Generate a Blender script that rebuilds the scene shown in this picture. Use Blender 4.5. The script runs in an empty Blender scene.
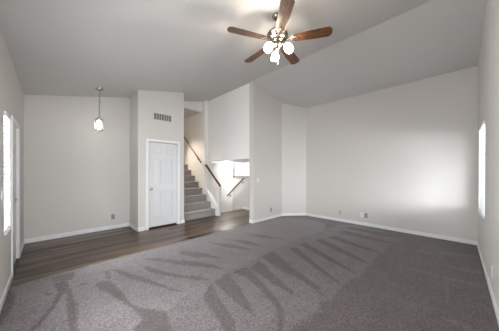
import bpy, bmesh, math, random
import numpy as np
from mathutils import Vector, Matrix

random.seed(7)
PI = math.pi
S = bpy.context.scene
COL = S.collection

# ------------------------------------------------------------------ camera
CAM_H = 1.37
cd = bpy.data.cameras.new('camera')
cam = bpy.data.objects.new('camera', cd); COL.objects.link(cam)
cd.sensor_fit = 'HORIZONTAL'; cd.sensor_width = 36.0
cd.lens = 203.2 / 499 * 36.0
cd.shift_y = 5.23 / 499
cd.clip_start = 0.02
cam.location = (0, 0, CAM_H)
cam.rotation_euler = (PI/2, 0, math.radians(45.55) - PI/2)
S.camera = cam

# ------------------------------------------------------------------ world, light, exposure
w = bpy.data.worlds.new('sky'); S.world = w; w.use_nodes = True
bg = w.node_tree.nodes['Background']
bg.inputs[0].default_value = (0.80, 0.89, 1.0, 1); bg.inputs[1].default_value = 0.8
S.view_settings.view_transform = 'Standard'; S.view_settings.look = 'None'
S.view_settings.gamma = 1; S.view_settings.use_curve_mapping = False
S.view_settings.exposure = 0.24

def area(name, loc, aim, sx, sy, power, col):
    l = bpy.data.lights.new(name, 'AREA'); l.shape = 'RECTANGLE'; l.size = sx; l.size_y = sy
    l.energy = power; l.color = col
    o = bpy.data.objects.new(name, l); COL.objects.link(o); o.location = loc
    o.rotation_euler = (Vector(aim) - Vector(loc)).to_track_quat('-Z', 'Y').to_euler()
    return o
DAY = (0.965, 0.975, 1.0)
# daylight outside the windows, plus added fill lamps
area('fill_left_window', (-0.75, 1.9, 1.35), (3, 4.2, -0.6), 1.9, 1.4, 112, DAY)  # added fill lamp behind the unseen left-wall window
area('daylight_sidelight', (-1.25, 3.50, 1.5), (3, 4.9, 1.3), 0.6, 1.2, 270, DAY)
area('fill_near_window', (1.8, -3.6, 1.45), (4.9, 0, 1.4), 5.0, 0.9, 420, DAY)  # added wide fill lamp, shines through the unseen near window and the far one
area('daylight_side_window', (4.75, -2.1, 1.25), (4.65, 2, 2.0), 2.4, 1.1, 440, DAY)
area('fill_back_wall', (3.0, -0.97, 1.40), (5.56, 0.25, 1.38), 1.0, 1.25, 85, DAY)  # added grazing lamp that brightens the back wall near the corner
area('daylight_family_window', (7.7, 8.9, 1.25), (6.4, 5, 0.8), 2.0, 1.3, 260, DAY)

CARPET = [
  (0.74, [(0.8,1.95),(1.06,2.05),(1.12,1.9),(1.39,2.08),(1.69,2.17),(1.95,2.18),(2.24,2.17),(2.68,2.23),(2.93,2.23),(3.58,2.2),(4.53,2.13),(5.32,2.1),(5.48,1.68),(5.16,0.74),(4.7,0.82),(4.4,0.86),(3.92,0.84),(3.71,0.89),(3.33,0.87),(3.13,0.89),(2.82,0.87),(2.7,0.92),(2.46,0.93),(2.33,0.95),(2.1,0.92),(1.98,0.99),(1.86,0.92),(1.59,0.98),(1.39,1.0),(1.14,0.95),(0.8,0.78),(0.48,1.1),(0.74,1.7)]),
  (0.95, [(-0.68,3.11),(-0.4,3.61),(-0.0,3.69),(3.72,3.81),(4.12,3.71),(4.78,3.56),(5.18,2.99),(5.05,2.37),(4.53,2.13),(3.58,2.2),(2.93,2.23),(2.68,2.23),(2.24,2.17),(1.95,2.18),(1.69,2.17),(1.39,2.08),(1.12,1.9),(1.06,2.05),(0.8,1.95),(0.74,1.7),(0.48,1.1),(-0.79,2.33)]),
  (0.35, [(0.6,3.34),(0.66,3.27),(0.89,2.69),(1.07,2.09),(0.92,2.43),(0.75,2.8),(0.64,3.12)]),
  (0.35, [(0.94,3.11),(1.0,3.07),(1.1,2.75),(1.34,2.28),(1.32,2.24),(1.1,2.58),(0.95,2.88)]),
  (0.35, [(0.99,3.42),(1.22,3.24),(1.4,2.92),(1.54,2.61),(1.5,2.55),(1.3,2.87)]),
  (0.35, [(1.53,3.24),(1.61,3.19),(1.69,2.87),(1.65,2.8),(1.51,3.12)]),
  (0.35, [(1.58,3.31),(1.78,2.99),(1.95,2.46),(1.69,2.84)]),
  (0.35, [(2.14,3.34),(2.42,2.84),(2.5,2.41),(2.25,2.78)]),
  (0.35, [(2.5,3.22),(2.74,2.78),(2.75,2.41),(2.57,2.73)]),
  (0.35, [(2.98,3.34),(3.24,2.84),(3.29,2.4),(3.06,2.76)]),
  (0.35, [(1.42,2.97),(1.67,2.52),(1.73,2.23),(1.51,2.54)]),
  (0.35, [(1.21,2.53),(1.38,2.32),(1.43,2.12),(1.28,2.27)]),
  (0.2, [(0.38,3.01),(0.43,3.05),(0.53,3.02),(0.57,2.63),(0.59,2.33),(0.64,2.2),(0.8,1.96),(0.74,1.7),(0.56,1.31),(0.28,1.59),(0.51,1.94),(0.61,2.01),(0.59,2.18),(0.53,2.43),(0.46,2.71),(0.39,2.88)]),
  (0.2, [(0.03,3.41),(0.14,3.37),(0.18,3.01),(0.19,2.74),(0.17,2.27),(0.16,2.02),(0.1,2.08),(0.12,2.32),(0.12,2.81),(0.13,3.12),(0.02,2.76),(-0.09,2.52),(-0.16,2.34),(-0.19,2.41),(-0.11,2.58),(0.01,2.86),(0.06,3.13)]),
  (0.2, [(-0.34,3.58),(-0.27,3.38),(-0.27,3.15),(-0.3,2.87),(-0.38,2.55),(-0.51,2.73),(-0.42,3.21)]),
  (0.35, [(-0.04,3.22),(0.03,3.13),(-0.0,3.08),(-0.05,3.16)]),
  (0.35, [(-0.0,3.62),(0.25,3.61),(0.2,3.34),(0.04,3.43)]),
  (0.35, [(0.26,3.18),(0.31,3.14),(0.29,3.07),(0.24,3.12)]),
  (0.35, [(0.52,3.34),(0.57,3.33),(0.56,3.05),(0.51,3.07)]),
  (0.22, [(1.19,1.93),(1.39,2.08),(1.27,1.71),(1.2,1.42),(1.11,1.29),(1.06,1.38),(1.11,1.6),(1.15,1.83)]),
  (0.22, [(1.43,2.07),(1.67,2.12),(1.61,1.86),(1.46,1.5),(1.33,1.23),(1.37,1.36),(1.36,1.57)]),
  (0.22, [(1.73,2.1),(1.99,2.09),(1.88,1.75),(1.72,1.35),(1.66,1.24),(1.58,1.14),(1.38,1.02),(1.36,1.05),(1.53,1.18),(1.63,1.3),(1.72,1.6),(1.79,1.92)]),
  (0.22, [(1.97,2.02),(2.27,2.09),(2.1,1.69),(1.95,1.28),(1.9,1.27),(1.9,1.53),(1.97,1.83)]),
  (0.22, [(2.38,2.16),(2.6,2.15),(2.39,1.5),(2.25,1.12),(2.2,1.1),(2.23,1.4),(2.26,1.78)]),
  (0.18, [(2.98,2.06),(3.14,2.03),(2.48,0.94),(2.45,0.93),(2.65,1.39)]),
  (0.18, [(3.28,2.04),(3.46,2.01),(2.89,0.9),(2.85,0.89),(3.01,1.36)]),
  (0.18, [(3.68,1.94),(3.88,1.91),(3.35,0.89),(3.3,0.88),(3.44,1.33)]),
  (0.18, [(4.04,1.83),(4.26,1.8),(3.91,0.86),(3.85,0.85),(3.91,1.29)]),
  (0.18, [(4.52,1.83),(4.78,1.79),(4.63,0.84),(4.55,0.83),(4.5,1.29)]),
  (0.18, [(4.95,1.84),(5.24,1.79),(5.14,0.78),(5.04,0.77),(4.96,1.26)]),
  (0.18, [(2.55,2.18),(2.69,2.16),(2.12,0.98),(2.1,0.97),(2.26,1.44)]),
  (0.75, [(1.64,1.17),(1.56,0.99),(1.45,1.04)]),
  (0.62, [(4.07,0.1),(4.12,-0.23),(4.02,-0.22),(3.97,0.09)]),
  (0.62, [(3.62,0.07),(3.66,-0.21),(3.59,-0.21),(3.54,0.07)]),
  (0.62, [(2.61,0.16),(2.64,-0.08),(2.55,-0.11),(2.55,0.01)]),
  (0.62, [(4.68,0.21),(4.84,-0.23),(4.73,-0.22),(4.57,0.2)]),
  (0.62, [(3.63,0.11),(3.65,0.09),(2.86,0.05),(2.84,0.07)]),
  (0.42, [(3.7,0.65),(3.62,0.15),(3.52,0.15),(3.54,0.62)]),
  (0.42, [(2.62,0.7),(2.7,0.11),(2.62,0.11),(2.54,0.67)]),
  (0.42, [(2.08,0.72),(2.2,0.21),(2.16,0.21),(2.02,0.7)]),
  (0.42, [(4.49,0.71),(4.54,0.23),(4.44,0.22),(4.37,0.69)]),
]

# ------------------------------------------------------------------ helpers
class MB:
    """collects shapes, then links them as one mesh object"""
    def __init__(s): s.bm = bmesh.new()
    def box(s, x0, x1, y0, y1, z0, z1, rot=None):
        v = [s.bm.verts.new((x, y, z)) for x in (x0, x1) for y in (y0, y1) for z in (z0, z1)]
        for f in ((0,1,3,2),(4,6,7,5),(0,4,5,1),(2,3,7,6),(0,2,6,4),(1,5,7,3)):
            s.bm.faces.new([v[i] for i in f])
        if rot is not None:
            for q in v: q.co = rot @ q.co
        return s
    def prism(s, pts, d):
        """polygon pts (3D) pushed along d"""
        a = [s.bm.verts.new(p) for p in pts]; d = Vector(d)
        b = [s.bm.verts.new(Vector(p) + d) for p in pts]
        s.bm.faces.new(a); s.bm.faces.new(b[::-1])
        n = len(a)
        for i in range(n):
            s.bm.faces.new((a[i], b[i], b[(i+1) % n], a[(i+1) % n]))
        return s
    def lathe(s, prof, n=24, M=None):
        M = M or Matrix()
        rings = []
        for r, z in prof:
            if r < 1e-5: rings.append([s.bm.verts.new(M @ Vector((0, 0, z)))])
            else: rings.append([s.bm.verts.new(M @ Vector((r*math.cos(2*PI*k/n), r*math.sin(2*PI*k/n), z))) for k in range(n)])
        for a, b in zip(rings, rings[1:]):
            for k in range(n):
                l = (k+1) % n
                if len(a) == 1 and len(b) == 1: continue
                if len(a) == 1: s.bm.faces.new((a[0], b[l], b[k]))
                elif len(b) == 1: s.bm.faces.new((a[k], a[l], b[0]))
                else: s.bm.faces.new((a[k], a[l], b[l], b[k]))
        return s
    def tube(s, path, r, n=10):
        path = [Vector(p) for p in path]
        rings = []
        for i, p in enumerate(path):
            t = (path[min(i+1, len(path)-1)] - path[max(i-1, 0)]).normalized()
            u = t.cross(Vector((0, 0, 1)))
            if u.length < 1e-3: u = t.cross(Vector((1, 0, 0)))
            u.normalize(); v = t.cross(u)
            rr = r[i] if isinstance(r, (list, tuple)) else r
            rings.append([s.bm.verts.new(p + rr*(math.cos(2*PI*k/n)*u + math.sin(2*PI*k/n)*v)) for k in range(n)])
        for a, b in zip(rings, rings[1:]):
            for k in range(n): s.bm.faces.new((a[k], a[(k+1) % n], b[(k+1) % n], b[k]))
        s.bm.faces.new(rings[0][::-1]); s.bm.faces.new(rings[-1])
        return s
    def build(s, name, m, parent=None, smooth=False, bevel=0.0, loc=None):
        bmesh.ops.recalc_face_normals(s.bm, faces=s.bm.faces)
        me = bpy.data.meshes.new(name); s.bm.to_mesh(me); s.bm.free()
        if smooth:
            me.polygons.foreach_set('use_smooth', [True]*len(me.polygons))
            me.set_sharp_from_angle(angle=math.radians(40))
        o = bpy.data.objects.new(name, me); COL.objects.link(o)
        if m: me.materials.append(m)
        if parent is not None: o.parent = parent
        if loc is not None: 
            me.transform(Matrix.Translation(-Vector(loc))); o.location = loc
        if bevel:
            b = o.modifiers.new('bevel', 'BEVEL'); b.width = bevel; b.segments = 2; b.limit_method = 'ANGLE'
        return o

def tag(o, label, cat, group=None):
    o['label'] = label; o['category'] = cat
    if group: o['group'] = group
    return o
def thing(name, label, cat, loc=(0, 0, 0), rotz=0, group=None):
    o = bpy.data.objects.new(name, None); COL.objects.link(o); o.empty_display_size = 0.1
    o.location = loc; o.rotation_euler = (0, 0, rotz)
    return tag(o, label, cat, group)
def struct(o, label=None, cat=None):
    o['kind'] = 'structure'
    if label: o['label'] = label
    if cat: o['category'] = cat
    return o
def dup(root, loc, label, rotz=None, group=None):
    r = root.copy(); COL.objects.link(r); r.location = loc; r['label'] = label
    if rotz is not None: r.rotation_euler = (0, 0, rotz)
    if group: r['group'] = group
    for ch in list(root.children):
        c = ch.copy(); COL.objects.link(c); c.parent = r
        for g in list(ch.children):
            d = g.copy(); COL.objects.link(d); d.parent = c
    return r

# ------------------------------------------------------------------ materials
def mat(name, col, rough=0.6, metal=0.0, spec=0.5, bump=None, vary=0.0, vscale=4.0, emit=None):
    m = bpy.data.materials.new(name); m.use_nodes = True
    nt = m.node_tree; N, L = nt.nodes, nt.links; p = N['Principled BSDF']
    p.inputs['Base Color'].default_value = (*col, 1); p.inputs['Roughness'].default_value = rough
    p.inputs['Metallic'].default_value = metal; p.inputs['Specular IOR Level'].default_value = spec
    tc = N.new('ShaderNodeTexCoord')
    if vary:
        nz = N.new('ShaderNodeTexNoise'); nz.inputs['Scale'].default_value = vscale; nz.inputs['Detail'].default_value = 5
        L.new(tc.outputs['Object'], nz.inputs['Vector'])
        mx = N.new('ShaderNodeMix'); mx.data_type = 'RGBA'
        mx.inputs[6].default_value = (*[c*(1-vary) for c in col], 1); mx.inputs[7].default_value = (*[min(1, c*(1+vary)) for c in col], 1)
        L.new(nz.outputs['Fac'], mx.inputs[0]); L.new(mx.outputs[2], p.inputs['Base Color'])
    if bump:
        nz = N.new('ShaderNodeTexNoise'); nz.inputs['Scale'].default_value = bump[0]; nz.inputs['Detail'].default_value = 3
        L.new(tc.outputs['Object'], nz.inputs['Vector'])
        b = N.new('ShaderNodeBump'); b.inputs['Strength'].default_value = bump[1]; b.inputs['Distance'].default_value = 0.004
        L.new(nz.outputs['Fac'], b.inputs['Height']); L.new(b.outputs['Normal'], p.inputs['Normal'])
    if emit:
        p.inputs['Emission Color'].default_value = (*emit[0], 1); p.inputs['Emission Strength'].default_value = emit[1]
    return m

M_WALL = mat('wall_paint', (0.60, 0.575, 0.55), 0.62, spec=0.35, bump=(90, 0.12), vary=0.015, vscale=1.5)
M_LIGHT_BOOST = mat('light_boosted_wall_paint', (0.87, 0.865, 0.85), 0.62, spec=0.35, bump=(90, 0.12), vary=0.015, vscale=1.5)  # wall colour lightened to stand in for brighter light around the stairs
M_CEIL = mat('ceiling_paint', (0.60, 0.585, 0.575), 0.85, spec=0.2, bump=(70, 0.2), vary=0.015, vscale=1.5)
M_TRIM = mat('white_trim_paint', (0.76, 0.76, 0.76), 0.38, vary=0.01)
M_DOOR = mat('white_door_paint', (0.63, 0.63, 0.64), 0.4, vary=0.012, vscale=3)
M_PLATE = mat('white_plastic', (0.74, 0.74, 0.72), 0.35, vary=0.01)
M_GREYPL = mat('grey_plastic', (0.27, 0.27, 0.27), 0.4, vary=0.02)
M_DARK = mat('dark_slot', (0.03, 0.03, 0.03), 0.6, vary=0.05)
M_NICKEL = mat('brushed_nickel', (0.52, 0.50, 0.46), 0.24, metal=1.0, vary=0.06, vscale=30)
M_BRONZE = mat('antique_pewter', (0.34, 0.31, 0.27), 0.27, metal=1.0, vary=0.12, vscale=40)
M_BRASS = mat('aged_brass', (0.40, 0.37, 0.30), 0.32, metal=1.0, vary=0.1, vscale=40)
M_BLACK = mat('dark_bronze_metal', (0.035, 0.03, 0.028), 0.4, metal=0.6, vary=0.1, vscale=20)
M_GLOW = mat('frosted_lamp_glass', (0.9, 0.88, 0.84), 0.3, vary=0.01, emit=((1.0, 0.88, 0.74), 84))
M_BULB = mat('lit_bulb_glass', (0.9, 0.9, 0.88), 0.3, vary=0.01, emit=((1.0, 0.95, 0.88), 26))
M_DOME = mat('lit_dome_glass', (0.9, 0.9, 0.88), 0.3, vary=0.01, emit=((1.0, 0.97, 0.92), 250))
M_WARM = mat('added_downlight_lens_glow', (0.9, 0.85, 0.75), 0.3, vary=0.01, emit=((1.0, 0.74, 0.48), 12))  # glowing lens of the added stair downlight

def wood(name, dark, light, scale, rough, axis='X', ring=10):
    m = bpy.data.materials.new(name); m.use_nodes = True
    nt = m.node_tree; N, L = nt.nodes, nt.links; p = N['Principled BSDF']
    p.inputs['Roughness'].default_value = rough
    tc = N.new('ShaderNodeTexCoord'); mp = N.new('ShaderNodeMapping')
    sc = {'X': (0.10, 1, 1), 'Y': (1, 0.10, 1), 'Z': (1, 1, 0.10)}[axis]
    mp.inputs['Scale'].default_value = [q*scale for q in sc]
    L.new(tc.outputs['Object'], mp.inputs['Vector'])
    nz = N.new('ShaderNodeTexNoise'); nz.inputs['Scale'].default_value = 1.0; nz.inputs['Detail'].default_value = 6
    nz.inputs['Distortion'].default_value = 1.2
    L.new(mp.outputs['Vector'], nz.inputs['Vector'])
    wv = N.new('ShaderNodeMath'); wv.operation = 'MULTIPLY'; wv.inputs[1].default_value = ring
    L.new(nz.outputs['Fac'], wv.inputs[0])
    fr = N.new('ShaderNodeMath'); fr.operation = 'PINGPONG'; fr.inputs[1].default_value = 1.0
    L.new(wv.outputs[0], fr.inputs[0])
    cr = N.new('ShaderNodeValToRGB'); e = cr.color_ramp.elements
    e[0].position = 0.12; e[0].color = (*dark, 1); e[1].position = 0.75; e[1].color = (*light, 1)
    L.new(fr.outputs[0], cr.inputs['Fac']); L.new(cr.outputs['Color'], p.inputs['Base Color'])
    return m
M_BLADE = wood('oak_blade_veneer', (0.010, 0.004, 0.002), (0.105, 0.045, 0.017), 26, 0.30, 'X', 9)
M_RAIL = wood('stained_oak_rail', (0.05, 0.019, 0.008), (0.15, 0.06, 0.026), 30, 0.35, 'Y', 5)

# wood plank floor: boards running along X
def planks():
    m = bpy.data.materials.new('grey_brown_planks'); m.use_nodes = True
    nt = m.node_tree; N, L = nt.nodes, nt.links; p = N['Principled BSDF']
    tc = N.new('ShaderNodeTexCoord')
    br = N.new('ShaderNodeTexBrick'); br.offset = 0.37; br.offset_frequency = 2
    br.inputs['Color1'].default_value = (0.022, 0.014, 0.010, 1); br.inputs['Color2'].default_value = (0.140, 0.098, 0.071, 1)
    br.inputs['Mortar'].default_value = (0.018, 0.014, 0.012, 1)
    br.inputs['Scale'].default_value = 1.0; br.inputs['Mortar Size'].default_value = 0.004
    br.inputs['Brick Width'].default_value = 1.22; br.inputs['Row Height'].default_value = 0.155
    L.new(tc.outputs['Object'], br.inputs['Vector'])
    mp = N.new('ShaderNodeMapping'); mp.inputs['Scale'].default_value = (0.8, 13, 1)
    L.new(tc.outputs['Object'], mp.inputs['Vector'])
    nz = N.new('ShaderNodeTexNoise'); nz.inputs['Scale'].default_value = 1.0; nz.inputs['Detail'].default_value = 6
    L.new(mp.outputs['Vector'], nz.inputs['Vector'])
    cr = N.new('ShaderNodeValToRGB'); e = cr.color_ramp.elements
    e[0].position = 0.38; e[0].color = (0.35, 0.35, 0.35, 1); e[1].position = 0.62; e[1].color = (1.75, 1.7, 1.62, 1)
    L.new(nz.outputs['Fac'], cr.inputs['Fac'])
    mx = N.new('ShaderNodeMix'); mx.data_type = 'RGBA'; mx.blend_type = 'MULTIPLY'; mx.inputs[0].default_value = 1
    L.new(br.outputs['Color'], mx.inputs[6]); L.new(cr.outputs['Color'], mx.inputs[7])
    L.new(mx.outputs[2], p.inputs['Base Color'])
    p.inputs['Roughness'].default_value = 0.30; p.inputs['Specular IOR Level'].default_value = 0.28
    b = N.new('ShaderNodeBump'); b.inputs['Strength'].default_value = 0.15; b.inputs['Distance'].default_value = 0.002
    L.new(nz.outputs['Fac'], b.inputs['Height']); L.new(b.outputs['Normal'], p.inputs['Normal'])
    return m
M_PLANK = planks()

def carpet_mat(name, dark, light, attr):
    m = bpy.data.materials.new(name); m.use_nodes = True
    nt = m.node_tree; N, L = nt.nodes, nt.links; p = N['Principled BSDF']
    p.inputs['Roughness'].default_value = 0.95; p.inputs['Specular IOR Level'].default_value = 0.1
    p.inputs['Sheen Weight'].default_value = 0.22; p.inputs['Sheen Roughness'].default_value = 0.45; p.inputs['Sheen Tint'].default_value = (0.85, 0.82, 0.84, 1)
    tc = N.new('ShaderNodeTexCoord')
    mx = N.new('ShaderNodeMix'); mx.data_type = 'RGBA'
    mx.inputs[6].default_value = (*dark, 1); mx.inputs[7].default_value = (*light, 1)
    if attr:
        at = N.new('ShaderNodeAttribute'); at.attribute_name = 'nap'
        L.new(at.outputs['Fac'], mx.inputs[0])
    else: mx.inputs[0].default_value = 0.5
    n1 = N.new('ShaderNodeTexNoise'); n1.inputs['Scale'].default_value = 60; n1.inputs['Detail'].default_value = 4; n1.inputs['Roughness'].default_value = 0.8
    n2 = N.new('ShaderNodeTexNoise'); n2.inputs['Scale'].default_value = 5; n2.inputs['Detail'].default_value = 4
    L.new(tc.outputs['Object'], n1.inputs['Vector']); L.new(tc.outputs['Object'], n2.inputs['Vector'])
    c1 = N.new('ShaderNodeMapRange'); c1.inputs[1].default_value = 0.3; c1.inputs[2].default_value = 0.7
    c1.inputs[3].default_value = 0.35; c1.inputs[4].default_value = 1.65
    L.new(n1.outputs['Fac'], c1.inputs[0])
    c2 = N.new('ShaderNodeMapRange'); c2.inputs[1].default_value = 0.3; c2.inputs[2].default_value = 0.7
    c2.inputs[3].default_value = 0.92; c2.inputs[4].default_value = 1.08
    L.new(n2.outputs['Fac'], c2.inputs[0])
    mu = N.new('ShaderNodeMath'); mu.operation = 'MULTIPLY'
    L.new(c1.outputs[0], mu.inputs[0]); L.new(c2.outputs[0], mu.inputs[1])
    vm = N.new('ShaderNodeVectorMath'); vm.operation = 'SCALE'
    L.new(mx.outputs[2], vm.inputs[0]); L.new(mu.outputs[0], vm.inputs['Scale'])
    L.new(vm.outputs[0], p.inputs['Base Color'])
    b = N.new('ShaderNodeBump'); b.inputs['Strength'].default_value = 0.6; b.inputs['Distance'].default_value = 0.01
    L.new(n1.outputs['Fac'], b.inputs['Height']); L.new(b.outputs['Normal'], p.inputs['Normal'])
    return m
M_CARPET = carpet_mat('grey_cut_pile_carpet', (0.078, 0.063, 0.059), (0.165, 0.145, 0.148), True)
M_STAIRC = carpet_mat('grey_stair_carpet', (0.24, 0.22, 0.215), (0.40, 0.375, 0.37), False)

def glass_mat(name):
    m = bpy.data.materials.new(name); m.use_nodes = True
    nt = m.node_tree; N, L = nt.nodes, nt.links; N.remove(N['Principled BSDF'])
    tr = N.new('ShaderNodeBsdfTransparent'); tr.inputs[0].default_value = (0.95, 0.97, 0.97, 1)
    gl = N.new('ShaderNodeBsdfGlossy'); gl.inputs['Roughness'].default_value = 0.02
    lw = N.new('ShaderNodeLayerWeight'); pw = N.new('ShaderNodeMath'); pw.operation = 'POWER'; pw.inputs[1].default_value = 5
    fr = N.new('ShaderNodeMath'); fr.operation = 'MULTIPLY_ADD'; fr.inputs[1].default_value = 0.7; fr.inputs[2].default_value = 0.04
    L.new(lw.outputs['Facing'], pw.inputs[0]); L.new(pw.outputs[0], fr.inputs[0])
    mx = N.new('ShaderNodeMixShader')
    L.new(fr.outputs[0], mx.inputs[0]); L.new(tr.outputs[0], mx.inputs[1]); L.new(gl.outputs[0], mx.inputs[2])
    L.new(mx.outputs[0], N['Material Output'].inputs[0])
    return m
M_GLASS = glass_mat('clear_glass')
def slat_mat():
    m = bpy.data.materials.new('white_vinyl_slats'); m.use_nodes = True
    nt = m.node_tree; N, L = nt.nodes, nt.links; p = N['Principled BSDF']
    p.inputs['Base Color'].default_value = (0.70, 0.71, 0.72, 1); p.inputs['Roughness'].default_value = 0.45
    tr = N.new('ShaderNodeBsdfTranslucent'); tr.inputs[0].default_value = (0.85, 0.87, 0.9, 1)
    mx = N.new('ShaderNodeMixShader'); mx.inputs[0].default_value = 0.1
    L.new(p.outputs[0], mx.inputs[1]); L.new(tr.outputs[0], mx.inputs[2]); L.new(mx.outputs[0], N['Material Output'].inputs[0])
    return m
M_SLAT = slat_mat()

# ------------------------------------------------------------------ the room
XL, XR, YR, YP, YB, YC = -0.354, 5.562, -0.272, 3.688, 5.692, 5.018
XC1, XC2, XS, YH, YT = 1.409, 2.511, 3.755, 5.92, 9.0
RIDGE_X, RIDGE_Z = 3.72, 3.69
def top(x):
    return 2.80 + (RIDGE_Z-2.80)/(RIDGE_X-XL)*(x-XL) if x <= RIDGE_X else RIDGE_Z - (RIDGE_Z-3.28)/(XR-RIDGE_X)*(x-RIDGE_X)
T = 0.12
def wall_x(name, x0, x1, y0, y1, ztop=None, holes=(), zbot=0.0, m=None):
    """wall running along X between y0 and y1, top follows the vault unless ztop given; holes = (xa, xb, za, zb)"""
    b = MB(); xs = sorted({x0, x1} | {h[0] for h in holes} | {h[1] for h in holes} | ({RIDGE_X} if x0 < RIDGE_X < x1 and ztop is None else set()))
    for a, c in zip(xs, xs[1:]):
        zt = (lambda x: top(x) + 0.03) if ztop is None else (lambda x: ztop)
        hs = sorted(h[2:] for h in holes if h[0] <= a + 1e-6 and h[1] >= c - 1e-6)
        z = zbot
        for h in hs:
            if h[0] > z + 1e-4: b.box(a, c, y0, y1, z, h[0])
            z = h[1]
        b.prism([(a, y0, z), (c, y0, z), (c, y0, zt(c)), (a, y0, zt(a))], (0, y1-y0, 0))
    return struct(b.build(name, m or M_WALL))
def wall_y(name, x0, x1, y0, y1, ztop, holes=(), zbot=0.0, m=None):
    b = MB(); ys = sorted({y0, y1} | {h[0] for h in holes} | {h[1] for h in holes})
    for a, c in zip(ys, ys[1:]):
        z = zbot
        for h in sorted(h[2:] for h in holes if h[0] <= a + 1e-6 and h[1] >= c - 1e-6):
            if h[0] > z + 1e-4: b.box(x0, x1, a, c, z, h[0])
            z = h[1]
        if z < ztop - 1e-4: b.box(x0, x1, a, c, z, ztop)
    return struct(b.build(name, m or M_WALL))

# floors
fl = MB().box(XL-T, XS+0.2, YP, YB+T, -0.15, 0.0).box(XS+0.2, 5.1, YP+0.06, 5.40, -0.15, 0.0)
struct(fl.build('floor', M_PLANK), 'grey-brown wood plank floor of the entry, running to the stairs', 'floor')
def carpet():
    st = 0.02; x0, x1, y0, y1 = XL-0.02, XR+0.02, YR-0.02, YP
    nx, ny = int((x1-x0)/st)+1, int((y1-y0)/st)+1
    xs = np.linspace(x0, x1, nx); ys = np.linspace(y0, y1, ny)
    gx, gy = np.meshgrid(xs, ys)
    rng = np.random.default_rng(3)
    nap = np.zeros_like(gx); K = 3
    for k in range(K):
        px = gx + rng.normal(0, 0.006, gx.shape); py = gy + rng.normal(0, 0.006, gx.shape)
        v = np.full(gx.shape, 0.34)
        for val, pts in CARPET:
            ins = np.zeros(gx.shape, bool); n = len(pts)
            for i in range(n):
                (ax, ay), (bx, by) = pts[i], pts[(i+1) % n]
                if ay == by: continue
                c = ((ay > py) != (by > py)) & (px < (bx-ax)*(py-ay)/(by-ay)+ax)
                ins ^= c
            v[ins] = val
        nap += v/K
    verts = np.stack([gx, gy, np.full_like(gx, 0.012)], -1).reshape(-1, 3)
    verts = np.concatenate([verts, [(x0, y0, -0.1), (x1, y0, -0.1), (x1, y1, -0.1), (x0, y1, -0.1)]])
    idx = np.arange(nx*ny).reshape(ny, nx)
    quads = np.stack([idx[:-1, :-1], idx[:-1, 1:], idx[1:, 1:], idx[1:, :-1]], -1).reshape(-1, 4)
    N0 = nx*ny
    faces = [tuple(int(q) for q in r) for r in quads]
    faces.append(tuple(int(q) for q in idx[-1, :]) + (N0+2, N0+3))
    faces.append((N0+3, N0+2, N0+1, N0))
    me = bpy.data.meshes.new('carpet'); me.from_pydata([tuple(map(float, q)) for q in verts], [], faces)
    at = me.attributes.new('nap', 'FLOAT', 'POINT')
    at.data.foreach_set('value', np.concatenate([nap.ravel(), [0.3]*4]).astype(np.float32))
    me.materials.append(M_CARPET)
    o = bpy.data.objects.new('floor_carpet', me); COL.objects.link(o)
    return struct(o, 'grey wall-to-wall carpet with vacuum tracks in its pile', 'carpet')
carpet()

# ceiling: two planes meeting at a ridge that runs along Y, one piece
cb = MB()
yc0, yc1 = YR-T, YH+0.02
xa, xb = XL-T, XR+T
cb.prism([(xa, yc0, top(xa)), (RIDGE_X, yc0, RIDGE_Z), (xb, yc0, top(xb)), (xb, yc0, top(xb)+0.12), (RIDGE_X, yc0, RIDGE_Z+0.12), (xa, yc0, top(xa)+0.12)], (0, yc1-yc0, 0))
struct(cb.build('ceiling', M_CEIL), 'vaulted off-white ceiling with a low ridge', 'ceiling')

# outer walls
W1 = (3.40, 3.79, 0.68, 2.02); D1 = (3.99, 4.74, 0.0, 2.03); W3 = (1.1, 3.0, 0.70, 2.05)
wall_y('wall_left', XL-T, XL, YR-T, YB+T, 2.83, [W1, D1, W3])
W5 = (-0.2, 1.1, 0.70, 2.05); W2 = (4.25, 5.20, 0.71, 2.07)
wall_x('wall_right', XL, XR+T, YR-T, YR, None, [W2, W5])
wall_y('wall_back', XR, XR+T, YR, YP+T, 3.30)
cw = MB()
p0, p1 = Vector((4.98, YP, 0)), Vector((XR, 3.207, 0))
cw.prism([p0, p1, Vector((XR+0.02, 3.207, 0)), Vector((XR+0.02, YP+0.02, 0)), Vector((4.98, YP+0.02, 0))], (0, 0, 1))
for v in cw.bm.verts:
    if v.co.z > 0.5: v.co.z = top(v.co.x) + 0.03
struct(cw.build('wall_corner', M_WALL))
wall_x('wall_partition', XS, XR+T, YP, YP+0.142, None)
wall_x('wall_entry', XL-T, XC1+0.01, YB, YB+T, None)
# the closet box beside the stairs
wall_y('wall_closet', XC1, XC1+0.10, YC+0.10, YB+T, top(XC1)+0.03)
D2 = (1.618, 2.345, 0.0, 2.072)
wall_x('wall_closet_front', XC1, XC2, YC, YC+0.10, None, [D2])
wall_y('wall_closet_stair', XC2-0.10, XC2, YC+0.10, YT, 3.6, zbot=0)
wall_x('wall_closet_inside', XC1+0.1, XC2-0.1, YB, YB+0.05, 3.4)
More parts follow.
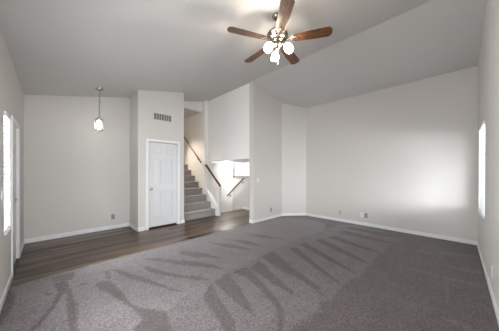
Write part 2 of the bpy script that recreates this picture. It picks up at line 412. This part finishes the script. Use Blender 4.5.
# stairwell: header over the flight, right wall, back wall, its own flat ceiling
wall_x('wall_stair_header', XC2, XS, YH, YH+0.10, None, [], zbot=3.34, m=M_LIGHT_BOOST)
su = wall_y('wall_stair', XS, XS+0.13, YP+0.142, YT, RIDGE_Z+0.03, [(YP+0.142, 5.76, -1.3, 1.69)], zbot=-1.25, m=M_LIGHT_BOOST)
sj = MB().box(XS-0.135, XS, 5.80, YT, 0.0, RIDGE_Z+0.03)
struct(sj.build('wall_stair_jamb', M_LIGHT_BOOST))
wall_x('wall_stair_back', XC2-0.1, XS+0.1, YT, YT+0.1, 3.8)
struct(MB().box(XC2-0.1, XS+0.13, YH+0.10, YT+0.1, 3.34, 3.46).build('ceiling_stairwell', M_CEIL))

# the lower flight and the sunken family room beyond the half wall
XH = 4.95
struct(MB().box(XS+0.13, XH+0.4, YP+0.142, 8.6, 1.69, 1.82).build('ceiling_soffit', M_LIGHT_BOOST))  # lightened paint makes up for shade under the soffit
struct(MB().box(XH+0.35, 9.3, YP+0.142, 8.6, 1.93, 2.05).build('ceiling_family_room', M_CEIL))
ls = MB()
for k in range(5):
    ls.box(XS+0.13, XH, 5.40+0.25*k, 5.65+0.25*k, -1.25, -0.19*(k+1))
struct(ls.build('floor_lower_steps', M_STAIRC))
struct(MB().box(XS+0.13, 9.3, YP+0.142, 8.6, -1.25, -1.14).build('floor_family_room', M_PLANK))
wall_y('wall_half', XH, XH+0.12, 5.06, 5.97, 1.15, zbot=-1.14)
wall_y('wall_lower_stairs', XH, XH+0.12, 5.97, 8.5, 1.70, zbot=-1.14, m=M_LIGHT_BOOST)
W4 = (6.75, 8.75, 0.55, 1.80)
wall_x('wall_family_far', XS+0.13, 9.3, 8.5, 8.62, 2.0, [W4], zbot=-1.14)
wall_y('wall_family_side', 9.2, 9.3, YP, 8.6, 2.0, zbot=-1.14)
wall_y('wall_family_near', XH+0.10, XH+0.22, YP+0.10, 5.06, 1.70, [(4.25, 4.95, 0, 1.66)], zbot=-1.14)
struct(MB().box(XH-0.03, XH+0.15, 5.04, 5.99, 1.15, 1.168).build('trim_1', M_RAIL), 'stained wood cap along the top of the half wall', 'wall cap')

# baseboards
BH, BT = 0.085, 0.014
def base_x(name, x0, x1, y, s, z=0.0):
    b = MB().box(x0, x1, min(y, y+s*BT), max(y, y+s*BT), z, z+BH-0.012).box(x0, x1, min(y, y+s*BT*0.55), max(y, y+s*BT*0.55), z+BH-0.012, z+BH)
    return struct(b.build(name, M_TRIM, bevel=0.002))
def base_y(name, y0, y1, x, s, z=0.0):
    b = MB().box(min(x, x+s*BT), max(x, x+s*BT), y0, y1, z, z+BH-0.012).box(min(x, x+s*BT*0.55), max(x, x+s*BT*0.55), y0, y1, z+BH-0.012, z+BH)
    return struct(b.build(name, M_TRIM, bevel=0.002))
CZ = 0.012
base_y('baseboard_left', YR, 3.92, XL, 1)
base_y('baseboard_left_entry', 4.81, YB, XL, 1)
base_x('baseboard_entry', XL, XC1, YB, -1)
base_y('baseboard_closet', YC-BT, YB, XC1, -1)
base_x('baseboard_closet_front', XC1-BT, D2[0]-0.065, YC, -1)
base_x('baseboard_closet_stair', D2[1]+0.065, XC2+BT, YC, -1)
base_x('baseboard_partition', XS-BT, 4.98, YP, -1)
base_y('baseboard_partition_end', YP-BT, YP+0.142, XS, -1)
base_y('baseboard_back', YR, 3.207, XR, -1)
base_x('baseboard_right', XL, XR, YR, 1)
d = (p1-p0).normalized(); n = Vector((-d.y, d.x, 0)); n = -n if n.x > 0 else n
bc = MB().prism([p0, p1, p1+n*BT, p0+n*BT], (0, 0, BH-0.012)).prism([p0+Vector((0,0,BH-0.012)), p1+Vector((0,0,BH-0.012)), p1+n*BT*.55+Vector((0,0,BH-0.012)), p0+n*BT*.55+Vector((0,0,BH-0.012))], (0, 0, 0.012))
struct(bc.build('baseboard_corner', M_TRIM, bevel=0.002))
base_y('baseboard_half', 5.06, 5.40, XH, -1)

# ------------------------------------------------------------------ windows and blinds
def window(name, a0, a1, z0, z1, plane, axis, label, depth=0.09):
    """axis 'y': wall running along Y at x=plane, outside is -x; 'x': wall along X at y=plane (outside sign given by depth's sign)"""
    s = -1 if depth > 0 else 1; dd = abs(depth)
    def bx(b, u0, u1, za, zb, d0, d1):
        p, q = plane+s*d0, plane+s*d1
        if axis == 'y': b.box(min(p, q), max(p, q), u0, u1, za, zb)
        else: b.box(u0, u1, min(p, q), max(p, q), za, zb)
    root = MB(); f = 0.035
    bx(root, a0, a0+f, z0, z1, dd-0.02, dd+0.025); bx(root, a1-f, a1, z0, z1, dd-0.02, dd+0.025)
    bx(root, a0+f, a1-f, z0, z0+f, dd-0.02, dd+0.025); bx(root, a0+f, a1-f, z1-f, z1, dd-0.02, dd+0.025)
    o = struct(root.build(name, M_TRIM), label, 'window')
    g = MB(); bx(g, a0+f, a1-f, z0+f, z1-f, dd, dd+0.004); g.build('window_pane', M_GLASS, o)
    sl = MB(); bx(sl, a0, a1, z0-0.004, z0+0.012, -0.02, dd-0.02); sl.build('window_sill', M_TRIM, o, bevel=0.003)
    return o
window('window_1', *W1, XL, 'y', 'narrow sidelight window in the left wall, next to the front door')
window('window_2', *W2, YR, 'x', 'tall white window in the wall at the far right corner')
window('fill_window_left', *W3, XL, 'y', 'added unseen window in the left wall, letting in fill light')  # unseen window, added to bring daylight in from the left
window('fill_window_right', *W5, YR, 'x', 'added unseen window at the near end of the right wall, letting in fill light')  # unseen window, added as fill for the walls facing it
window('window_4', *W4, 8.5, 'x', 'bright family room window beyond the half wall', depth=-0.09)

def blind(name, a0, a1, z0, z1, plane, axis, s, label, tilt, pitch=0.043, wd=0.05):
    """horizontal slat blind; s = direction to the room"""
    root = thing(name, label, 'blind', (plane, (a0+a1)/2, z0) if axis == 'y' else ((a0+a1)/2, plane, z0))
    L = (a1-a0)/2-0.008; H = z1-z0
    def P(u, d, z): return (s*d, u, z) if axis == 'y' else (u, s*d, z)
    def bx(b, u0, u1, d0, d1, za, zb):
        p, q = P(u0, d0, za), P(u1, d1, zb)
        b.box(min(p[0], q[0]), max(p[0], q[0]), min(p[1], q[1]), max(p[1], q[1]), za, zb)
    h = MB(); bx(h, -L, L, -0.045, 0.012, H-0.055, H-0.004); h.build('headrail', M_TRIM, root, bevel=0.004)
    sl = MB(); n = int((H-0.10)/pitch); c, sn = math.cos(tilt)*wd/2, math.sin(tilt)*wd/2
    for k in range(n):
        z = 0.045+pitch*k; o = -0.018
        pts = [P(-L, o-c, z-sn), P(L, o-c, z-sn), P(L, o, z+0.003), P(L, o+c, z+sn), P(-L, o+c, z+sn), P(-L, o, z+0.003)]
        v = [sl.bm.verts.new(p) for p in pts]
        v2 = [sl.bm.verts.new(Vector(p)+Vector((0, 0, 0.0025))) for p in pts]
        sl.bm.faces.new((v[0], v[1], v[2], v[5])); sl.bm.faces.new((v[5], v[2], v[3], v[4]))
        sl.bm.faces.new((v2[5], v2[2], v2[1], v2[0])); sl.bm.faces.new((v2[4], v2[3], v2[2], v2[5]))
        for i in range(6): sl.bm.faces.new((v[i], v2[i], v2[(i+1) % 6], v[(i+1) % 6]))
    sl.build('slats', M_SLAT, root)
    br = MB(); bx(br, -L, L, -0.04, 0.006, 0.012, 0.03); br.build('bottom_rail', M_TRIM, root, bevel=0.003)
    for u in (-L*0.7, L*0.7):
        c_ = MB(); bx(c_, u-0.002, u+0.002, 0.009, 0.012, 0.02, H-0.05); c_.build('ladder_cord', M_TRIM, root)
    return root
blind('window_blind', W1[0], W1[1], W1[2]+0.012, W1[3], XL+0.002, 'y', 1, 'white horizontal blind in the narrow window beside the front door', -0.62)
blind('window_blind', W2[0], W2[1], W2[2]+0.012, W2[3], YR+0.002, 'x', 1, 'white horizontal blind in the tall window by the far right corner', -0.35)
# vertical blind in the family room
vb = thing('vertical_blind', 'white vertical blind in the bright window beyond the half wall', 'blind', (7.75, 8.44, 0.5))
MB().box(-1.0, 1.0, -0.03, 0.03, 1.30, 1.345).build('headrail', M_TRIM, vb)
v_ = MB()
for k in range(22):
    x = -0.96+1.92*k/21; a = 0.22
    v_.box(-0.044, 0.044, -0.001, 0.001, 0.06, 1.30, Matrix.Translation((x, 0, 0)) @ Matrix.Rotation(a, 4, 'Z'))
v_.build('vanes', M_SLAT, vb)

# ------------------------------------------------------------------ doors
def six_panel(w, h, t):
    """front face at y=0 facing -Y, x 0..w"""
    b = MB(); r = 0.012
    b.box(0, w, r, t, 0, h)
    st, mid = 0.115*w/0.72, 0.10*w/0.72
    rails = [(0, 0.20), (0.86, 1.02), (1.60, 1.72), (h-0.115, h)]
    for x0, x1 in ((0, st), (w-st, w)): b.box(x0, x1, 0, r, 0, h)
    for z0, z1 in rails: b.box(st, w-st, 0, r, z0, z1)
    zs = [(rails[i][1], rails[i+1][0]) for i in range(3)]
    for z0, z1 in zs:
        b.box(w/2-mid/2, w/2+mid/2, 0, r, z0, z1)
        for x0, x1 in ((st, w/2-mid/2), (w/2+mid/2, w-st)):
            m_ = 0.028; c = [(x0+0.012, z0+0.012), (x1-0.012, z0+0.012), (x1-0.012, z1-0.012), (x0+0.012, z1-0.012)]
            i_ = [(x0+m_+.008, z0+m_+.008), (x1-m_-.008, z0+m_+.008), (x1-m_-.008, z1-m_-.008), (x0+m_+.008, z1-m_-.008)]
            A = [b.bm.verts.new((x, r, z)) for x, z in c]; B = [b.bm.verts.new((x, 0.002, z)) for x, z in i_]
            b.bm.faces.new(B)
            for k in range(4): b.bm.faces.new((A[k], A[(k+1) % 4], B[(k+1) % 4], B[k]))
    return b
def casing(w, h, cw_=0.058, t=0.016):
    b = MB()
    b.box(-cw_, 0.004, -t, 0.0, 0, h).box(w-0.004, w+cw_, -t, 0.0, 0, h).box(-cw_, w+cw_, -t, 0, h-0.004, h+cw_)
    b.box(-0.012, 0, 0.0, 0.10, 0, h).box(w, w+0.012, 0.0, 0.10, 0, h).box(-0.012, w+0.012, 0, 0.10, h, h+0.012)
    return b
# closet door
cwid = D2[1]-D2[0]-0.024
d2 = six_panel(cwid-0.010, 2.010, 0.035).build('door_2', M_DOOR, loc=(0, 0, 0), bevel=0.0015)
d2.location = (D2[0]+0.017, YC+0.026, 0.036)
struct(d2, 'white six-panel closet door under the air vent', 'door')
cs = casing(cwid, 2.058)
cs.bm.transform(Matrix.Translation((-0.005, -0.026, -0.036))); cs.build('door_casing', M_TRIM, d2, bevel=0.003)
kn = MB()
Rk = Matrix.Translation((0.055, 0, 0.905)) @ Matrix.Rotation(PI/2, 4, 'X')
kn.lathe([(0, -0.002), (0.031, -0.002), (0.031, 0.006), (0.024, 0.011), (0.011, 0.014), (0.010, 0.032), (0.020, 0.038), (0.027, 0.050), (0.025, 0.062), (0.014, 0.068), (0, 0.069)], 20, Rk)
kn.build('door_knob', M_NICKEL, d2, smooth=True)
hg = MB()
for z in (0.2, 1.0, 1.8): hg.box(cwid-0.004, cwid+0.008, -0.004, 0.006, z-0.045, z+0.045)
hg.build('door_hinges', M_NICKEL, d2)
# front door in the left wall: local x runs along +Y of the room, front faces +X
fd_w = D1[1]-D1[0]-0.024
fd = six_panel(fd_w-0.006, 1.99, 0.04).build('door_1', M_DOOR, bevel=0.0015)
fd.rotation_euler = (0, 0, PI/2); fd.location = (XL-0.018, D1[0]+0.015, 0.022)
struct(fd, 'white panelled front door in the left wall with a lever handle', 'door')
cs = casing(fd_w, 2.018); cs.bm.transform(Matrix.Translation((-0.003, -0.018, -0.022))); cs.build('door_casing', M_TRIM, fd, bevel=0.003)
hl = MB(); Rh = Matrix.Translation((0.065, 0, 0.96)) @ Matrix.Rotation(PI/2, 4, 'X')
hl.lathe([(0, -0.002), (0.032, -0.002), (0.032, 0.008), (0.012, 0.012), (0.011, 0.045), (0, 0.046)], 18, Rh)
hl.tube([(0.065, -0.045, 0.96), (0.10, -0.052, 0.962), (0.175, -0.050, 0.955)], [0.011, 0.010, 0.008])
hl.build('door_handle', M_NICKEL, fd, smooth=True)
db = MB(); db.lathe([(0, -0.002), (0.03, -0.002), (0.03, 0.012), (0.02, 0.016), (0, 0.016)], 18, Matrix.Translation((0.065, 0, 1.13)) @ Matrix.Rotation(PI/2, 4, 'X'))
db.box(0.045, 0.085, -0.03, -0.014, 1.124, 1.136); db.build('deadbolt', M_NICKEL, fd, smooth=True)
MB().box(0, fd_w, -0.035, 0.03, -0.022, 0.0).build('threshold', M_BLACK, fd, bevel=0.003)

# ------------------------------------------------------------------ staircase and railings
st = thing('staircase', 'grey carpeted stairs with white balusters and oak handrail, beside the closet', 'stairs', (2.52, 5.19, 0))
SX = 3.615-2.52
for k in range(12):
    b = MB(); y0 = 0.25*k; z1 = 0.2*(k+1)
    prof = [(y0, z1-0.2), (y0, z1-0.045), (y0-0.022, z1-0.03), (y0-0.026, z1-0.012), (y0-0.014, z1), (y0+0.27, z1), (y0+0.27, z1-0.2)]
    b.prism([(0.0, y, z) for y, z in prof], (SX, 0, 0))
    b.build('step', M_STAIRC, st, bevel=0.006)
lan = MB().box(0, SX, 3.0, 3.8, 2.2, 2.4); lan.build('landing', M_STAIRC, st)
sg = MB()
def sz(y): return 0.30 + 0.80*(y+0.06)
sg.prism([(SX, -0.10, 0), (SX, -0.10, sz(-0.10)), (SX, 0.605, sz(0.605)), (SX, 0.605, 0)], (0.115, 0, 0))
sg.build('stringer', M_TRIM, st, bevel=0.004)

RX = 3.675-2.52
def rz(y): return 0.985 + 0.83*(y+0.12)
hr = MB()
prof = [(-0.028, -0.022), (0.028, -0.022), (0.033, 0.0), (0.026, 0.022), (0.0, 0.030), (-0.026, 0.022), (-0.033, 0.0)]
y0, y1 = -0.175, 0.60
hr.prism([(RX+x, y0, rz(y0)+z-0.03) for x, z in prof], (0, y1-y0, rz(y1)-rz(y0)))
hr.build('handrail', M_RAIL, st, smooth=True)
for k in range(5):
    y = 0.035+0.112*k
    b = MB().box(RX-0.010, RX+0.010, y-0.010, y+0.010, sz(y)-0.02, rz(y)-0.04)
    b.build('baluster', M_TRIM, st)
nw = MB().box(RX-0.045, RX+0.045, -0.165, -0.075, 0, 0.30).box(RX-0.034, RX+0.034, -0.154, -0.086, 0.30, 0.93)
nw.build('newel_post', M_TRIM, st, bevel=0.004)

def wallrail(name, label, P0, P1, off, m, cat='handrail'):
    root = thing(name, label, cat, P0)
    a = Vector((0, 0, 0)); b = Vector(P1)-Vector(P0)
    r = MB().tube([a, b], 0.021, 14); r.build('rail', m, root, smooth=True)
    for t in (0.12, 0.88):
        p = a.lerp(b, t)
        q = MB().tube([p+Vector((0, 0, -0.015)), p+Vector((0, 0, -0.06)), p+Vector((off*0.5, 0, -0.075)), p+Vector((off, 0, -0.075))], 0.007, 8)
        q.lathe([(0.028, 0), (0.028, 0.006), (0.0, 0.008)], 14, Matrix.Translation(p+Vector((off, 0, -0.075))) @ Matrix.Rotation(-math.copysign(PI/2, off), 4, 'Y'))
        q.build('bracket', M_BLACK, root, smooth=True)
    return root
wallrail('wall_handrail', 'dark wood handrail fixed to the stairwell wall above the carpeted steps', (XS-0.21, 5.90, 1.645), (XS-0.21, 7.7, 3.13), 0.075, M_RAIL)
wallrail('wall_handrail', 'dark handrail sloping down the half wall beside the lower steps', (XH-0.075, 5.27, 1.10), (XH-0.075, 6.20, 0.40), 0.075, M_BLACK)

# ------------------------------------------------------------------ ceiling fan
FX, FY, FZ = 2.035, 1.575, 3.0
fan = thing('ceiling_fan', 'five-blade oak and pewter ceiling fan with three lit glass shades', 'ceiling fan', (FX, FY, FZ))
ct = top(FX)-FZ
MB().lathe([(0, ct-0.055), (0.030, ct-0.055), (0.048, ct-0.045), (0.066, ct-0.020), (0.070, ct+0.012)], 28).build('canopy', M_BRONZE, fan, smooth=True)
MB().lathe([(0.013, 0.13), (0.013, ct-0.05)], 14).build('downrod', M_BRONZE, fan, smooth=True)
MB().lathe([(0, 0.15), (0.03, 0.15), (0.036, 0.135), (0.06, 0.125), (0.105, 0.108), (0.128, 0.085), (0.133, 0.06), (0.127, 0.052), (0.130, 0.042), (0.118, 0.020), (0.090, 0.004), (0.085, -0.02), (0.07, -0.03), (0, -0.03)], 36).build('motor_housing', M_BRONZE, fan, smooth=True)
kit = MB().lathe([(0, -0.028), (0.062, -0.028), (0.066, -0.045), (0.060, -0.07), (0.045, -0.085), (0.03, -0.10), (0.014, -0.115), (0.010, -0.128), (0, -0.132)], 28)
kit_o = kit.build('light_kit', M_BRONZE, fan, smooth=True)
def blade_mesh():
    b = MB(); r0, r1 = 0.165, 0.642
    out = [(r0, -0.045), (r0+0.02, -0.054), (0.40, -0.064), (r1-0.045, -0.070), (r1-0.030, -0.066), (r1-0.003, -0.036), (r1, -0.028), (r1, 0.028), (r1-0.003, 0.036), (r1-0.030, 0.066), (r1-0.045, 0.070), (0.40, 0.064), (r0+0.02, 0.054), (r0, 0.045)]
    b.prism([(x, y, -0.003) for x, y in out], (0, 0, 0.006)); return b
def iron_mesh():
    b = MB()
    out = [(0.085, -0.016), (0.13, -0.011), (0.155, -0.022), (0.185, -0.040), (0.215, -0.036), (0.225, -0.020), (0.245, -0.010), (0.252, 0), (0.245, 0.010), (0.225, 0.020), (0.215, 0.036), (0.185, 0.040), (0.155, 0.022), (0.13, 0.011), (0.085, 0.016)]
    b.prism([(x, y, -0.010) for x, y in out], (0, 0, 0.006))
    for x, y in ((0.19, 0.022), (0.19, -0.022), (0.232, 0)): b.lathe([(0, -0.014), (0.006, -0.013), (0.007, -0.010)], 10, Matrix.Translation((x, y, 0)))
    return b
bl0 = None
for k in range(5):
    a = math.radians(11.3+72*k)
    if bl0 is None:
        bl = bl0 = blade_mesh().build('blade', M_BLADE, fan, bevel=0.0015)
        ir0 = iron_mesh().build('blade_iron', M_BRONZE, bl)
    else:
        bl = bl0.copy(); COL.objects.link(bl); bl.parent = fan
        ir = ir0.copy(); COL.objects.link(ir); ir.parent = bl
    bl.rotation_euler = (Matrix.Rotation(a, 4, 'Z') @ Matrix.Rotation(math.radians(-11), 4, 'X')).to_euler()
for k in range(3):
    a = math.radians(50+120*k)
    ca, sa = math.cos(a), math.sin(a)
    arm = MB().tube([(0.04*ca, 0.04*sa, -0.06), (0.075*ca, 0.075*sa, -0.048), (0.10*ca, 0.10*sa, -0.060)], 0.008, 8)
    Ms = Matrix.Translation((0.10*ca, 0.10*sa, -0.06)) @ Matrix.Rotation(a, 4, 'Z') @ Matrix.Rotation(math.radians(-32), 4, 'Y')
    arm.build('shade_arm', M_BRONZE, fan, smooth=True)
    hb = MB().lathe([(0, 0.012), (0.020, 0.008), (0.026, -0.008), (0.024, -0.022), (0.0, -0.022)], 18, Ms); hb.build('shade_holder', M_BRONZE, fan, smooth=True)
    sh = MB().lathe([(0.022, -0.020), (0.034, -0.032), (0.046, -0.055), (0.049, -0.080), (0.047, -0.108), (0.042, -0.126), (0.039, -0.124), (0.044, -0.105), (0.045, -0.080), (0.042, -0.057), (0.03, -0.036), (0.0, -0.03)], 24, Ms)
    sh.build('lamp_shade', M_GLOW, fan, smooth=True)
pc = MB().tube([(0.015, 0.0, -0.125), (0.015, 0.0, -0.265)], 0.0016, 6); pco = pc.build('pull_chain', M_NICKEL, fan)
MB().lathe([(0, -0.262), (0.006, -0.268), (0.009, -0.285), (0.007, -0.30), (0, -0.305)], 12, Matrix.Translation((0.015, 0, 0))).build('chain_fob', M_NICKEL, pco, smooth=True)

# ------------------------------------------------------------------ entry pendant
PX, PY = 0.709, 5.057; PZ = top(PX)
pn = thing('pendant_lantern', 'small glass pendant lantern hanging on a chain over the entry', 'pendant light', (PX, PY, PZ))
MB().lathe([(0.0, -0.055), (0.012, -0.052), (0.02, -0.04), (0.062, -0.026), (0.068, -0.012), (0.066, 0.03), (0, 0.03)], 24).build('canopy', M_BRASS, pn, smooth=True)
ch = MB()
zz = -0.05; k = 0
while zz > -0.56:
    pts = []
    for i in range(13):
        t = 2*PI*i/12; u, v = 0.010*math.cos(t), 0.018*math.sin(t)
        pts.append((u, 0, zz-0.016+v) if k % 2 else (0, u, zz-0.016+v))
    ch.tube(pts, 0.003, 6); zz -= 0.027; k += 1
ch.tube([(0.004, 0.004, -0.05), (0.016, 0.010, -0.25), (-0.010, 0.006, -0.40), (0.012, 0, -0.50), (0.0, 0, -0.585)], 0.0035, 6)
ch.build('chain', M_NICKEL, pn)
lf = MB(); n = 6; zt, zb, R1 = -0.64, -0.845, 0.078
for k in range(n):
    a = 2*PI*k/n; b_ = 2*PI*(k+1)/n
    q = lambda r, z, t: (r*math.cos(t), r*math.sin(t), z)
    lf.tube([q(R1, zt, a), q(R1*0.86, zb, a)], 0.005, 6)
    lf.tube([q(R1, zt, a), q(R1, zt, b_)], 0.006, 6); lf.tube([q(R1*0.86, zb, a), q(R1*0.86, zb, b_)], 0.006, 6)
    lf.tube([q(R1, zt, a), q(0.045, -0.605, a), q(0.014, -0.59, a)], 0.004, 6)
lf.lathe([(0, -0.575), (0.012, -0.58), (0.018, -0.595), (0.012, -0.61), (0, -0.612)], 12)
lf.lathe([(0.0, -0.845), (0.02, -0.85), (0.012, -0.865), (0.006, -0.885), (0, -0.89)], 12)
lf.build('lantern_frame', M_NICKEL, pn)
lg = MB()
for k in range(n):
    a = 2*PI*k/n; b_ = 2*PI*(k+1)/n
    v = [lg.bm.verts.new(p) for p in (q(R1*.98, zt, a), q(R1*.98, zt, b_), q(R1*.84, zb, b_), q(R1*.84, zb, a))]
    lg.bm.faces.new(v)
lg.build('lantern_glass', M_GLASS, pn)
MB().lathe([(0, -0.615), (0.014, -0.615), (0.014, -0.655), (0, -0.655)], 14).build('socket', M_NICKEL, pn, smooth=True)
MB().lathe([(0.012, -0.65), (0.025, -0.668), (0.036, -0.70), (0.038, -0.76), (0.031, -0.805), (0.014, -0.822), (0, -0.825)], 20).build('bulb', M_BULB, pn, smooth=True)

# ------------------------------------------------------------------ lights past the stairs
dl = thing('dome_light', 'small lit dome light on the low soffit over the lower steps', 'ceiling light', (4.76, 6.06, 1.69))
MB().lathe([(0, 0.006), (0.10, 0.006), (0.105, -0.018), (0.095, -0.026), (0, -0.026)], 24).build('dome_base', M_NICKEL, dl, smooth=True)
MB().lathe([(0.092, -0.025), (0.090, -0.05), (0.07, -0.078), (0.035, -0.092), (0, -0.096)], 24).build('dome_glass', M_DOME, dl, smooth=True)
rd = thing('added_downlight', 'added unseen downlight in the flat ceiling, lighting the carpeted stairs', 'downlight', (2.82, 6.95, 3.34))  # unseen fitting, added so the stair treads catch light from above
MB().lathe([(0.062, 0.0), (0.062, 0.05), (0.085, 0.05), (0.085, -0.004), (0.064, -0.006), (0.062, 0.0)], 24).build('trim_ring', M_TRIM, rd, smooth=True)
MB().lathe([(0.0, 0.012), (0.062, 0.012), (0.062, 0.02), (0.0, 0.02)], 24).build('lens', M_WARM, rd, smooth=True)
sp = bpy.data.lights.new('added_stair_spot', 'SPOT'); sp.energy = 200; sp.color = (1.0, 0.84, 0.66); sp.spot_size = math.radians(80); sp.spot_blend = 0.7; sp.shadow_soft_size = 0.05  # added spot that lights the treads and leaves the upper wall dark
so = bpy.data.objects.new('added_stair_spot', sp); COL.objects.link(so); so.location = (2.82, 6.95, 3.32)
so.rotation_euler = Vector((0.05, -0.35, -1)).to_track_quat('-Z', 'Y').to_euler()

# ------------------------------------------------------------------ air vent
av = thing('air_vent', 'grey slotted air vent high on the closet wall above the door', 'air vent', (1.755, YC, 2.595))
fw, fh = 0.41, 0.145
MB().box(-0.02, 0, -0.010, 0, -0.02, fh+0.02).box(fw, fw+0.02, -0.010, 0, -0.02, fh+0.02).box(0, fw, -0.010, 0, -0.02, 0).box(0, fw, -0.010, 0, fh, fh+0.02).build('vent_frame', M_WALL, av, bevel=0.002)
MB().box(0, fw, -0.003, -0.001, 0, fh).build('vent_backing', M_DARK, av)
lv = MB()
for k in range(26):
    x = 0.008+k*(fw-0.016)/25
    lv.box(-0.0012, 0.0012, -0.010, -0.003, 0.004, fh-0.004, Matrix.Translation((x, 0, 0)))
for k in range(1, 7):
    x = fw*k/7; lv.box(x-0.006, x+0.006, -0.012, -0.004, 0, fh)
lv.build('louvers', M_WALL, av)

# ------------------------------------------------------------------ plates on the walls (local: faces -Y, x along the wall)
def plate(name, label, cat, loc, rz, kind, m=M_PLATE, group=None):
    r = thing(name, label, cat, loc, rz)
    MB().box(-0.036, 0.036, -0.006, 0.0, -0.058, 0.058).build('cover_plate', m, r, bevel=0.003)
    if kind == 'outlet':
        for z in (-0.02, 0.02):
            f = MB().box(-0.017, 0.017, -0.009, -0.005, z-0.014, z+0.014).build('socket_face', M_GREYPL if m is M_GREYPL else M_PLATE, r, bevel=0.003)
            MB().box(-0.008, -0.005, -0.0096, -0.0088, z-0.004, z+0.008).box(0.005, 0.008, -0.0096, -0.0088, z-0.004, z+0.007).box(-0.003, 0.003, -0.0096, -0.0088, z-0.011, z-0.006).build('slots', M_DARK, f)
    elif kind == 'switch':
        MB().box(-0.016, 0.016, -0.0085, -0.005, -0.033, 0.033).build('rocker', M_PLATE, r, bevel=0.002)
    elif kind == 'coax':
        MB().lathe([(0, 0.016), (0.005, 0.016), (0.005, 0.006), (0.009, 0.006), (0.009, 0.004)], 12, Matrix.Rotation(PI/2, 4, 'X')).build('jack', M_NICKEL, r, smooth=True)
    return r
plate('wall_outlet', 'grey outlet low on the entry wall, left of the closet', 'outlet', (1.061, YB, 0.28), 0, 'outlet', M_GREYPL)
plate('wall_outlet', 'grey outlet low on the partition wall, right of the stairs', 'outlet', (4.472, YP, 0.265), 0, 'outlet', M_GREYPL)
plate('light_switch', 'white light switch on the partition wall near its open end', 'light switch', (3.93, YP, 1.125), 0, 'switch')
plate('cable_jack_plate', 'small cable jack plate low on the long back wall, standing alone', 'wall plate', (XR, 2.196, 0.25), -PI/2, 'coax', mat('pale_grey_plastic', (0.42, 0.42, 0.42), 0.4, vary=0.02))
plate('blank_plate', 'white plate low on the back wall, beside the grey outlet', 'wall plate', (XR, 1.66, 0.265), -PI/2, 'coax')
plate('wall_outlet', 'grey outlet low on the long back wall beside a white plate', 'outlet', (XR, 1.566, 0.265), -PI/2, 'outlet', M_GREYPL)
plate('wall_outlet', 'white outlet low on the right wall, above the carpet', 'outlet', (3.42, YR, 0.275), PI, 'outlet')
plate('light_switch', 'white light switch on the left wall beside the narrow window', 'light switch', (XL, 3.25, 1.13), PI/2, 'switch')
